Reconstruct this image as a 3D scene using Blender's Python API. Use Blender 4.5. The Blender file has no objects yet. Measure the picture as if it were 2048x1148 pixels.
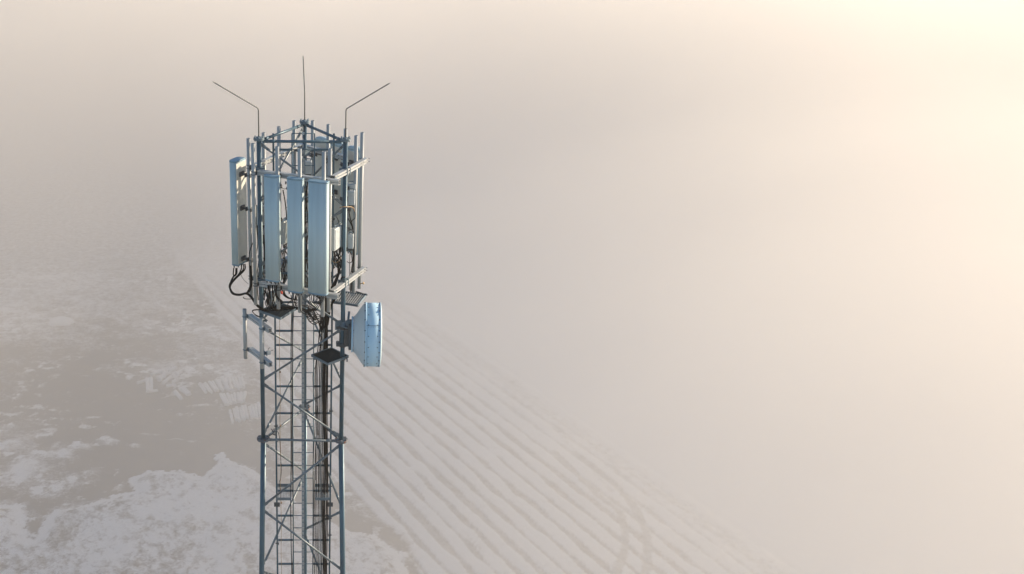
import bpy, bmesh, math, random
import numpy as np
from mathutils import Vector, Matrix, Quaternion

random.seed(11)
rng = np.random.default_rng(5)
S = bpy.context.scene
COL = S.collection
R = math.radians

# ------------------------------------------------------------------ camera
F_PX = 2200.0
PITCH = 21.66
CAM = Vector((0.0, -19.044, 46.639))
cam = bpy.data.cameras.new('camera')
cam.sensor_width = 36.0
cam.lens = F_PX / 2048.0 * 36.0
cam.shift_x = (1024.0 - 606.0) / 2048.0
cam.clip_start = 0.5
cam.clip_end = 9000.0
camo = bpy.data.objects.new('camera', cam)
COL.objects.link(camo)
camo.location = CAM
camo.rotation_euler = (R(90 - PITCH), 0, 0)
S.camera = camo

ZT = 42.0                                    # top flange of the mast above the ground
_c, _s = math.cos(R(PITCH)), math.sin(R(PITCH))


def ray(x, y):
    """direction of the sight line through a measured point of the photograph"""
    a, b = (x - 606.0) / F_PX, (574.0 - y) / F_PX
    return Vector((a, _c + b * _s, -_s + b * _c))


def at_z(x, y, z):
    d = ray(x, y)
    return CAM + d * ((z - CAM.z) / d.z)


def at_y(x, y, Y):
    d = ray(x, y)
    return CAM + d * ((Y - CAM.y) / d.y)


# ------------------------------------------------------------------ light
SUN_AZ, SUN_EL = 19.5, 15.0                  # azimuth from +x towards +y
sd = Vector((math.cos(R(SUN_EL)) * math.cos(R(SUN_AZ)), math.cos(R(SUN_EL)) * math.sin(R(SUN_AZ)), math.sin(R(SUN_EL))))
sl = bpy.data.lights.new('sun', 'SUN')
sl.energy = 5.0
sl.angle = R(0.53)
sl.color = (1.0, 0.82, 0.60)
slo = bpy.data.objects.new('sun', sl)
COL.objects.link(slo)
slo.rotation_euler = (-sd).to_track_quat('-Z', 'Y').to_euler()
slo.location = (60, 40, 80)

world = bpy.data.worlds.new('World')
S.world = world
world.use_nodes = True
wn = world.node_tree
sky = wn.nodes.new('ShaderNodeTexSky')
sky.sky_type = 'NISHITA'
sky.sun_disc = False
sky.sun_elevation = R(SUN_EL)
sky.sun_rotation = R(90 - SUN_AZ)
sky.air_density = 1.0
sky.dust_density = 0.6
sky.ozone_density = 1.6
sky.altitude = 200.0
wn.links.new(sky.outputs[0], wn.nodes['Background'].inputs[0])
wn.nodes['Background'].inputs[1].default_value = 0.125

S.view_settings.view_transform = 'Standard'
S.view_settings.look = 'None'
S.view_settings.gamma = 1.0
S.view_settings.exposure = 0.73
S.render.film_transparent = False
S.cycles.volume_bounces = 8
S.cycles.max_bounces = 12
S.cycles.transparent_max_bounces = 64
S.cycles.use_denoising = True
S.cycles.sample_clamp_indirect = 6.0

# ------------------------------------------------------------------ scene helpers


def tag(o, label=None, cat=None, group=None, kind=None):
    if label:
        o['label'] = label
    if cat:
        o['category'] = cat
    if group:
        o['group'] = group
    if kind:
        o['kind'] = kind
    return o


def link(name, me, parent=None, mats=()):
    o = bpy.data.objects.new(name, me)
    COL.objects.link(o)
    for m in mats:
        me.materials.append(m)
    if parent is not None:
        o.parent = parent
    return o


def empty(name, loc, label, cat, group=None):
    o = bpy.data.objects.new(name, None)
    COL.objects.link(o)
    o.location = loc
    o.empty_display_size = 0.2
    tag(o, label, cat, group)
    return o


def nmat(name):
    m = bpy.data.materials.new(name)
    m.use_nodes = True
    nt = m.node_tree
    return m, nt, nt.nodes['Principled BSDF']


# ------------------------------------------------------------------ noise for the terrain


def vnoise(x, y, seed):
    """smooth value noise on numpy arrays, 0..1"""
    xi, yi = np.floor(x).astype(np.int64), np.floor(y).astype(np.int64)
    fx, fy = x - xi, y - yi
    fx, fy = fx * fx * (3 - 2 * fx), fy * fy * (3 - 2 * fy)

    def h(a, b):
        n = (a * 374761393 + b * 668265263 + seed * 974711) & 0x7fffffff
        n = ((n ^ (n >> 13)) * 1274126177) & 0x7fffffff
        return ((n ^ (n >> 16)) & 0xffff) / 65535.0
    a, b, c, d = h(xi, yi), h(xi + 1, yi), h(xi, yi + 1), h(xi + 1, yi + 1)
    return (a * (1 - fx) + b * fx) * (1 - fy) + (c * (1 - fx) + d * fx) * fy


def fbm(x, y, seed, octs=5, rough=0.55):
    t, a, n = 0, 1.0, 0
    for k in range(octs):
        t = t + a * vnoise(x * 2 ** k + 17.3 * k, y * 2 ** k - 9.1 * k, seed + k)
        n += a
        a *= rough
    return t / n


def ground_pts(px):
    return np.array([tuple(at_z(x, y, 0.0)[:2]) for x, y in px])


def smooth_poly(P, n=12):
    """Catmull-Rom through the points"""
    P = np.vstack([2 * P[0] - P[1], P, 2 * P[-1] - P[-2]])
    out = []
    for i in range(1, len(P) - 2):
        for t in np.linspace(0, 1, n, endpoint=False):
            a, b, c, d = P[i - 1], P[i], P[i + 1], P[i + 2]
            out.append(.5 * ((2 * b) + (c - a) * t + (2 * a - 5 * b + 4 * c - d) * t * t + (3 * b - a - 3 * c + d) * t ** 3))
    out.append(P[-2])
    return np.array(out)


def seg_dist(X, Y, poly):
    """distance to an open polyline and the side (+ left of its direction)"""
    best = np.full(X.shape, 1e9)
    side = np.zeros(X.shape)
    for (ax, ay), (bx, by) in zip(poly[:-1], poly[1:]):
        dx, dy = bx - ax, by - ay
        L = dx * dx + dy * dy + 1e-9
        t = np.clip(((X - ax) * dx + (Y - ay) * dy) / L, 0, 1)
        qx, qy = X - (ax + t * dx), Y - (ay + t * dy)
        d = np.hypot(qx, qy)
        m = d < best
        best = np.where(m, d, best)
        side = np.where(m, np.sign(dx * qy - dy * qx), side)
    return best, side


def inside(X, Y, poly):
    r = np.zeros(X.shape, bool)
    n = len(poly)
    for i in range(n):
        x1, y1 = poly[i]
        x2, y2 = poly[(i + 1) % n]
        c = ((y1 > Y) != (y2 > Y)) & (X < (x2 - x1) * (Y - y1) / (y2 - y1 + 1e-12) + x1)
        r ^= c
    return r


def sstep(a, b, x):
    t = np.clip((x - a) / (b - a), 0, 1)
    return t * t * (3 - 2 * t)
# ------------------------------------------------------------------ ground: one sheet, fine where the photo looks at it


def axis(lo, hi, step, far_lo, far_hi):
    a = list(np.arange(lo, hi + 1e-6, step))
    d, x = step * 1.6, lo
    left = []
    while x > far_lo:
        x -= d
        d *= 1.35
        left.append(x)
    d, x = step * 1.6, hi
    right = []
    while x < far_hi:
        x += d
        d *= 1.35
        right.append(x)
    return np.array(left[::-1] + a + right)


gx = axis(-46, 52, 0.16, -4000, 4000)
gy = axis(39, 114, 0.17, -4000, 4000)
GX, GY = np.meshgrid(gx, gy)
WX = GX + 1.2 * (fbm(GX * .35, GY * .35, 3) - .5) + .5 * (fbm(GX * 1.7, GY * 1.7, 4) - .5)
WY = GY + 1.2 * (fbm(GX * .35, GY * .35, 13) - .5) + .5 * (fbm(GX * 1.7, GY * 1.7, 14) - .5)

# field rows: a family of near parallel, gently curving lines
rowP = ground_pts([(689, 777), (828, 905), (947, 1015), (1090, 1148)])
rowfit = np.polyfit(rowP[:, 1], rowP[:, 0], 2)


def row_u(X, Y):
    Yc = np.clip(Y, 30, 118)
    return X - np.polyval(rowfit, Yc) - (Y - Yc) * -0.4


U = row_u(GX + .45 * (fbm(GX * .12, GY * .05, 7) - .5) + .15 * (fbm(GX * 1.3, GY * .6, 9) - .5), GY)
period = 1.62
k = np.floor(U / period + .5)
off = U - k * period
hsh = vnoise(k * 3.71 + .2, k * 0 + .5, 21)
hsh2 = vnoise(k * 1.93 + .7, k * 0 + 7.5, 22)
gap = fbm(GX * .9, GY * .28 + k * 5.3, 23, 3)
half = .14 + .22 * hsh + .50 * (gap - .5)
stripe = 1 - sstep(-.08, .08, np.abs(off - .35 * (hsh2 - .5)) - half)
# a second, finer line beside some rows
thin = (1 - sstep(-.05, .05, np.abs(off - .55 - .2 * hsh) - .07)) * (hsh2 > .55) * sstep(.45, .6, gap)
stripe = np.maximum(stripe, .55 * thin)

# border of the field towards the fog and beyond it
Ub = row_u(GX, GY) - 15.5
border = np.exp(-((Ub - .2 + 1.0 * (fbm(GX * .3, GY * .3, 31) - .5)) / .75) ** 2)
beyond = sstep(1.0, 4.0, Ub)

stripe = stripe * (1 - .92 * sstep(88, 104, GY + .25 * GX))  # rows die out with distance: fog fade put into the ground colour
snow = .86 - (.33 + .16 * gap) * stripe * (1 - .55 * sstep(8, 15, row_u(GX, GY))) - .12 * (fbm(GX * .8, GY * .8, 19, 4) - .5)
snow = np.where(Ub > 0, .80 + 0 * snow, snow) - .14 * border
snow = snow * (1 - beyond) + beyond * .95  # cover made even here, so the ground blanks out as under thick fog

# curved vehicle tracks that leave the rows
for pts, w in (([(1108, 905), (1190, 985), (1240, 1030), (1250, 1090), (1232, 1148), (1210, 1230)], .34),
               ([(1150, 905), (1240, 980), (1284, 1045), (1296, 1110), (1290, 1148), (1280, 1230)], .34),
               ([(760, 668), (900, 700), (1000, 765), (1100, 850), (1225, 985)], .2),
               ([(690, 668), (860, 665), (990, 735), (1120, 850)], .16),
               ([(720, 720), (850, 750), (960, 780), (1060, 850)], .16)):
    d, _ = seg_dist(GX, GY, smooth_poly(ground_pts(pts)))
    tr = 1 - sstep(-.12, .12, d + .35 * (fbm(GX * 1.1, GY * 1.1, 41) - .5) - w)
    snow = np.minimum(snow, 1 - .48 * tr * (1 if w > .3 else .6))

# the rough, half-thawed ground left of the field
edge = smooth_poly(ground_pts([(300, 380), (355, 520), (420, 600), (505, 720), (560, 800), (640, 920), (705, 992), (745, 1035), (795, 1068), (842, 1148), (880, 1230)]))
de, se = seg_dist(WX, WY, edge)
left = sstep(-.5, .5, -de * se)                       # 1 on the left of the field
streak = fbm(GX * .42, GY * .60, 51, 6, .62)
patch = fbm(GX * .06, GY * .07, 57, 4)
rough = .27 + .85 * (streak - .5) + .55 * (patch - .5)


def blob(px, py, rx, ry):
    c = at_z(px, py, 0)
    return np.exp(-(((WX - c.x) / rx) ** 2 + ((WY - c.y) / ry) ** 2))


rough = rough + .30 * blob(440, 700, 6, 9) + .35 * blob(60, 560, 16, 14) + .30 * blob(10, 900, 4, 7)
rough = rough - .40 * blob(270, 850, 9.5, 8) - .3 * blob(330, 920, 7, 4.5) - .22 * blob(200, 740, 8, 5) - .3 * blob(300, 480, 12, 14) * 0
rough = rough + .25 * blob(330, 745, 2.4, 2.2) + .22 * blob(225, 735, 1.6, 1.2)
for px, py, rx, ry in ((222, 885, 1.0, .55), (268, 893, .6, .35), (170, 893, .7, .5), (125, 905, .9, .8), (145, 960, .3, .7), (172, 945, .18, .35),
                       (235, 950, .14, .6), (362, 908, .2, .5), (335, 925, .4, .3), (85, 905, .6, .4), (52, 935, .9, 1.3), (90, 870, .8, .3),
                       (300, 870, 1.4, .3), (190, 835, .8, .25), (400, 810, 1.2, .3), (345, 880, 1.0, .22), (385, 882, .8, .2)):
    rough = rough + .75 * blob(px, py, rx, ry)
specks = sstep(.57, .68, fbm(GX * 1.1, GY * 1.3, 151, 5, .6)) * sstep(.40, .62, fbm(GX * .16, GY * .22, 157, 3))
rough = rough + .55 * specks
snow = snow * (1 - left) + left * rough

# snow banks at the lower edge, with straw showing through
bank = ground_pts([(-260, 1000), (-60, 1020), (0, 1012), (41, 1014), (60, 1078), (70, 1085), (88, 1040), (116, 1020), (189, 1008), (233, 990), (268, 984),
                   (256, 962), (287, 945), (298, 938), (306, 944), (325, 944), (372, 947), (399, 957), (436, 930), (436, 905), (447, 902), (460, 922), (500, 935),
                   (560, 985), (650, 1040), (705, 1066), (752, 1072), (800, 1108), (830, 1180), (860, 1330), (-400, 1330)])
WXb = GX + 1.5 * (fbm(GX * .9, GY * .9, 61, 5, .68) - .5)
WYb = GY + 1.5 * (fbm(GX * .9, GY * .9, 62, 5, .68) - .5)
ib = inside(WXb, WYb, bank)
db, _ = seg_dist(GX, GY, np.vstack([bank, bank[:1]]))
sdb = np.where(ib, db, -db)
inb = sstep(-.12, .15, sdb)
straw = fbm(GX * 2.2 + .5 * GY, GY * 1.3, 71, 3, .8)
lump = fbm(GX * .35, GY * .35, 73, 4)
bankv = .70 - 1.1 * (straw - .5) - .8 * (lump - .5) * sstep(.4, 2, sdb)
bankv = bankv + .45 * np.exp(-(np.maximum(sdb, 0) / .8) ** 2)
soil_rim = np.exp(-((sdb + 1.2) / .9) ** 2) * (1 - inb)
snow = snow - .25 * soil_rim * left
snow = snow * (1 - inb) + inb * bankv

# relief
H = .10 * (fbm(GX * .2, GY * .2, 81) - .5) + 1.0 * (fbm(GX * .012, GY * .012, 82, 3) - .5) * sstep(100, 240, np.hypot(GX, GY))
H = H + .10 * np.clip(snow, 0, 1) - .10 * stripe * (1 - left) * (1 - beyond)
H = H + inb * (.55 * sstep(0, 1.6, sdb) + .8 * (fbm(GX * .22, GY * .22, 83) - .35) * sstep(.3, 3, sdb) + .18 * (fbm(GX * 1.2, GY * 1.2, 84) - .5))
H = H + left * (1 - inb) * .16 * (streak - .5)
near_mast = sstep(3, 10, np.hypot(GX, GY))
H = H * near_mast

nx, ny = len(gx), len(gy)
verts = np.stack([GX.ravel(), GY.ravel(), H.ravel()], 1).astype(np.float32)
idx = np.arange(nx * ny).reshape(ny, nx)
quads = np.stack([idx[:-1, :-1], idx[:-1, 1:], idx[1:, 1:], idx[1:, :-1]], -1).reshape(-1, 4)
me = bpy.data.meshes.new('ground')
me.vertices.add(len(verts))
me.vertices.foreach_set('co', verts.ravel())
me.loops.add(quads.size)
me.loops.foreach_set('vertex_index', quads.ravel().astype(np.int32))
me.polygons.add(len(quads))
me.polygons.foreach_set('loop_start', (np.arange(len(quads)) * 4).astype(np.int32))
me.polygons.foreach_set('use_smooth', np.ones(len(quads), bool))
me.update()
me.validate()
at = me.attributes.new('snow_cover', 'FLOAT', 'POINT')
snow = snow + (.58 + .34 * sstep(-14, 12, GX + .2 * (GY - 90)) - snow) * sstep(84, 122, GY - .10 * GX + 14 * (fbm(GX * .06, GY * .06, 99) - .5))  # far cover blended to an even tone, fog fade put into the colour
at.data.foreach_set('value', np.clip(snow, -.4, 1.4).ravel().astype(np.float32))
amp = .95 + 1.2 * inb + .95 * left * (1 - inb) - .55 * beyond * (1 - left)
at2 = me.attributes.new('raggedness', 'FLOAT', 'POINT')
at2.data.foreach_set('value', amp.ravel().astype(np.float32))

m_ground, nt, bs = nmat('snowy_field')
att = nt.nodes.new('ShaderNodeAttribute')
att.attribute_name = 'snow_cover'
tc = nt.nodes.new('ShaderNodeTexCoord')


def tex_noise(nt, vec, scale, detail=6, rough=.6):
    n = nt.nodes.new('ShaderNodeTexNoise')
    n.inputs['Scale'].default_value = scale
    n.inputs['Detail'].default_value = detail
    n.inputs['Roughness'].default_value = rough
    nt.links.new(vec, n.inputs['Vector'])
    return n


def math_node(nt, op, a, b=None, clamp=False):
    n = nt.nodes.new('ShaderNodeMath')
    n.operation = op
    n.use_clamp = clamp
    for i, v in enumerate((a, b)):
        if v is None:
            continue
        if isinstance(v, (int, float)):
            n.inputs[i].default_value = v
        else:
            nt.links.new(v, n.inputs[i])
    return n.outputs[0]


def ramp(nt, fac, stops):
    n = nt.nodes.new('ShaderNodeValToRGB')
    els = n.color_ramp.elements
    while len(els) < len(stops):
        els.new(.5)
    for e, (p, c) in zip(els, stops):
        e.position = p
        e.color = (*c, 1) if len(c) == 3 else c
    nt.links.new(fac, n.inputs[0])
    return n.outputs[0]


def mix_col(nt, fac, a, b):
    n = nt.nodes.new('ShaderNodeMix')
    n.data_type = 'RGBA'
    for sock, v in ((n.inputs[0], fac), (n.inputs[6], a), (n.inputs[7], b)):
        if isinstance(v, (int, float)):
            sock.default_value = v
        elif isinstance(v, tuple):
            sock.default_value = (*v, 1)
        else:
            nt.links.new(v, sock)
    return n.outputs[2]


n1 = tex_noise(nt, tc.outputs['Object'], 1.6, 8, .68)
n2 = tex_noise(nt, tc.outputs['Object'], 5.0, 8, .75)
att2 = nt.nodes.new('ShaderNodeAttribute')
att2.attribute_name = 'raggedness'
v = math_node(nt, 'ADD', math_node(nt, 'MULTIPLY', math_node(nt, 'SUBTRACT', n1.outputs[0], .5), .7), math_node(nt, 'MULTIPLY', math_node(nt, 'SUBTRACT', n2.outputs[0], .5), .6))
v = math_node(nt, 'ADD', att.outputs['Fac'], math_node(nt, 'MULTIPLY', v, att2.outputs['Fac']))
fac = ramp(nt, v, [(.22, (0, 0, 0)), (.46, (.40,) * 3), (.80, (1, 1, 1))])
n3 = tex_noise(nt, tc.outputs['Object'], .5, 5)
soil = ramp(nt, n3.outputs[0], [(.3, (.070, .045, .027)), (.55, (.11, .073, .045)), (.75, (.15, .115, .06))])
snowc = ramp(nt, n2.outputs[0], [(.25, (.70, .715, .74)), (.7, (.84, .85, .87))])
nt.links.new(mix_col(nt, fac, soil, snowc), bs.inputs['Base Color'])
bs.inputs['Roughness'].default_value = .85
bs.inputs['Specular IOR Level'].default_value = .2
bmp = nt.nodes.new('ShaderNodeBump')
bmp.inputs['Strength'].default_value = .6
bmp.inputs['Distance'].default_value = .12
nt.links.new(n1.outputs[0], bmp.inputs['Height'])
nt.links.new(bmp.outputs[0], bs.inputs['Normal'])
ground = link('ground', me, None, [m_ground])
tag(ground, 'snow-dusted field with dark plough rows and half-thawed soil far below the mast', 'ground', kind='structure')

# ------------------------------------------------------------------ air


def vol_mat(name, dens, aniso, col):
    m = bpy.data.materials.new(name)
    m.use_nodes = True
    nt = m.node_tree
    nt.nodes.remove(nt.nodes['Principled BSDF'])
    pv = nt.nodes.new('ShaderNodeVolumePrincipled')
    pv.inputs['Density'].default_value = dens
    pv.inputs['Anisotropy'].default_value = aniso
    pv.inputs['Color'].default_value = (*col, 1)
    nt.links.new(pv.outputs[0], nt.nodes['Material Output'].inputs['Volume'])
    return m


HAZE_D, HAZE_G = 0.0010, 0.3
FOG_D, FOG_G = 0.0235, 0.31

bm = bmesh.new()
bmesh.ops.create_cube(bm, size=1.0)
for v_ in bm.verts:
    v_.co = Vector((v_.co.x * 8600, v_.co.y * 8600, -3.0 if v_.co.z < 0 else 50.5))
me = bpy.data.meshes.new('haze')
bm.to_mesh(me)
bm.free()
haze = link('haze', me, None, [vol_mat('thin_morning_haze', HAZE_D, HAZE_G, (.945, .91, .855))])
tag(haze, 'thin warm morning haze round the mast', 'haze', kind='stuff')

# the fog that lies over the field, its top rolling below the head of the mast
fx = np.arange(-420, 720.1, 6.0)
fy = np.arange(-300, 900.1, 6.0)
FX, FY = np.meshgrid(fx, fy)
FT = 23.0 + 15.0 * sstep(62, 125, FY) + 7.0 * (fbm(FX * .016, FY * .016, 91, 4) - .5) * sstep(20, 60, np.hypot(FX, FY + 19) + 0 * FX)
FT = FT + 7.5 * sstep(0, 42, FX - .35 * (FY - 44)) + 3.0 * (fbm(FX * .05, FY * .05, 92, 3) - .5)
FT = FT - 4.2 * sstep(6, -14, FX) * (1 - sstep(48, 80, FY))
FT = np.minimum(FT, 38.5)
nx, ny = len(fx), len(fy)
bm = bmesh.new()
top = [[bm.verts.new((fx[i], fy[j], FT[j, i])) for i in range(nx)] for j in range(ny)]
for j in range(ny - 1):
    for i in range(nx - 1):
        bm.faces.new((top[j][i], top[j][i + 1], top[j + 1][i + 1], top[j + 1][i]))
rim = [top[0][i] for i in range(nx)] + [top[j][nx - 1] for j in range(1, ny)] + [top[ny - 1][i] for i in range(nx - 2, -1, -1)] + [top[j][0] for j in range(ny - 2, 0, -1)]
low = [bm.verts.new((p.co.x, p.co.y, -2.5)) for p in rim]
n_ = len(rim)
for i in range(n_):
    bm.faces.new((rim[(i + 1) % n_], rim[i], low[i], low[(i + 1) % n_]))
bm.faces.new(low[::-1])
bmesh.ops.recalc_face_normals(bm, faces=bm.faces)
for f in bm.faces:
    f.smooth = True
me = bpy.data.meshes.new('fog')
bm.to_mesh(me)
bm.free()
fog = link('fog', me, None, [vol_mat('ground_fog', FOG_D, FOG_G, (.957, .918, .870))])
tag(fog, 'bank of pale ground fog lying over the field below the mast head', 'fog', kind='stuff')
# ------------------------------------------------------------------ materials of the mast


def pbr(name, col, rough=.5, metal=0.0, var=.12, scale=6.0, bump=0.0, streak=False, dirt=None, spec=.5):
    """a painted or metal surface with soft mottling, optional vertical streaks and dirt"""
    m, nt, b = nmat(name)
    tc = nt.nodes.new('ShaderNodeTexCoord')
    vec = tc.outputs['Object']
    if streak:
        mp = nt.nodes.new('ShaderNodeMapping')
        mp.inputs['Scale'].default_value = (1, 1, .07)
        nt.links.new(vec, mp.inputs['Vector'])
        vec = mp.outputs[0]
    n = tex_noise(nt, vec, scale, 8, .65)
    lo = tuple(max(0, c * (1 - var)) for c in col)
    hi = tuple(min(1, c * (1 + var)) for c in col)
    c = ramp(nt, n.outputs[0], [(.3, lo), (.7, hi)])
    if dirt:
        dcol, thr = dirt
        n2 = tex_noise(nt, tc.outputs['Object'], scale * 2.3, 9, .72)
        c = mix_col(nt, ramp(nt, n2.outputs[0], [(thr, (0, 0, 0)), (thr + .09, (1, 1, 1))]), c, dcol)
    nt.links.new(c, b.inputs['Base Color'])
    b.inputs['Metallic'].default_value = metal
    b.inputs['Specular IOR Level'].default_value = spec
    r = ramp(nt, n.outputs[0], [(.25, (max(rough - .1, 0),) * 3), (.75, (min(rough + .12, 1),) * 3)])
    nt.links.new(r, b.inputs['Roughness'])
    if bump:
        bp = nt.nodes.new('ShaderNodeBump')
        bp.inputs['Strength'].default_value = bump
        bp.inputs['Distance'].default_value = .01
        n3 = tex_noise(nt, vec, scale * 5, 6, .6)
        nt.links.new(n3.outputs[0], bp.inputs['Height'])
        nt.links.new(bp.outputs[0], b.inputs['Normal'])
    return m


M = {}
M['galv'] = pbr('galvanised_steel', (.13, .18, .215), .50, .25, .22, 5.0, .15)
M['leg'] = pbr('galvanised_leg_tube', (.046, .096, .132), .40, .25, .25, 3.0, .1, dirt=((.30, .32, .33), .70))
M['brace'] = pbr('galvanised_brace_tube', (.125, .155, .175), .40, .15, .25, 4.0, .1, dirt=((.24, .15, .09), .74))
M['flange'] = pbr('rust_stained_flange_steel', (.11, .14, .16), .55, .25, .25, 9.0, .2, dirt=((.20, .07, .035), .52))
M['pipe'] = pbr('grey_mounting_pipe', (.34, .36, .365), .46, .1, .12, 4.0, .08, True, dirt=((.33, .32, .30), .74))
M['rail'] = pbr('aluminium_rail', (.40, .415, .42), .42, .1, .10, 5.0, .05)
M['bolt'] = pbr('zinc_bolt', (.55, .57, .58), .35, .7, .15, 20.0)
M['dark'] = pbr('dark_bracket_steel', (.07, .08, .09), .5, .4, .3, 12.0)
M['radome'] = pbr('pale_radome_plastic', (.38, .49, .53), .5, 0.0, .10, 9.0, .06, True, dirt=((.50, .53, .54), .72), spec=.35)
M['radome_back'] = pbr('panel_back_metal', (.60, .60, .55), .5, .1, .07, 6.0, .05)
M['cap'] = pbr('radome_end_cap', (.17, .28, .36), .5, 0, .12, 9.0)
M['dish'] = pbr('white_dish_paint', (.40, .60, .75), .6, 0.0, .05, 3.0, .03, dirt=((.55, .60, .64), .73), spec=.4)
M['dish_back'] = pbr('grey_white_reflector_paint', (.47, .55, .60), .55, 0.0, .06, 3.0, .03, dirt=((.38, .42, .44), .72), spec=.3)
M['radio'] = pbr('pale_grey_radio_housing', (.42, .46, .47), .5, .05, .08, 7.0)
M['cable'] = pbr('black_cable_sheath', (.006, .006, .007), .7, 0, .3, 20.0, spec=.12)
M['cable_brown'] = pbr('brown_black_cable_sheath', (.014, .010, .008), .7, 0, .3, 20.0, spec=.12)
M['cable_grey'] = pbr('grey_cable_sheath', (.16, .17, .17), .45, 0, .2, 20.0)
M['cable_tan'] = pbr('tan_cable_sheath', (.30, .19, .09), .45, 0, .2, 20.0)
M['grate'] = pbr('grating_steel', (.27, .28, .29), .5, .4, .2, 9.0)
M['grate_dark'] = pbr('dark_grating_steel', (.055, .068, .072), .5, .2, .3, 9.0)
M['mesh_dark'] = pbr('dark_wire_mesh', (.030, .036, .034), .6, .2, .3, 14.0)
M['red'] = pbr('red_plastic', (.50, .05, .02), .4, 0, .1, 9.0)
M['rod'] = pbr('dark_rod_metal', (.10, .10, .095), .4, .6, .2, 6.0)
M['log'] = pbr('snow_capped_timber', (.68, .69, .71), .85, 0, .10, 3.0, .3, dirt=((.30, .24, .18), .67))
M['snow'] = pbr('snow_heap', (.80, .81, .83), .85, 0, .05, 1.5, .3)

# ------------------------------------------------------------------ mesh builder


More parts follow.
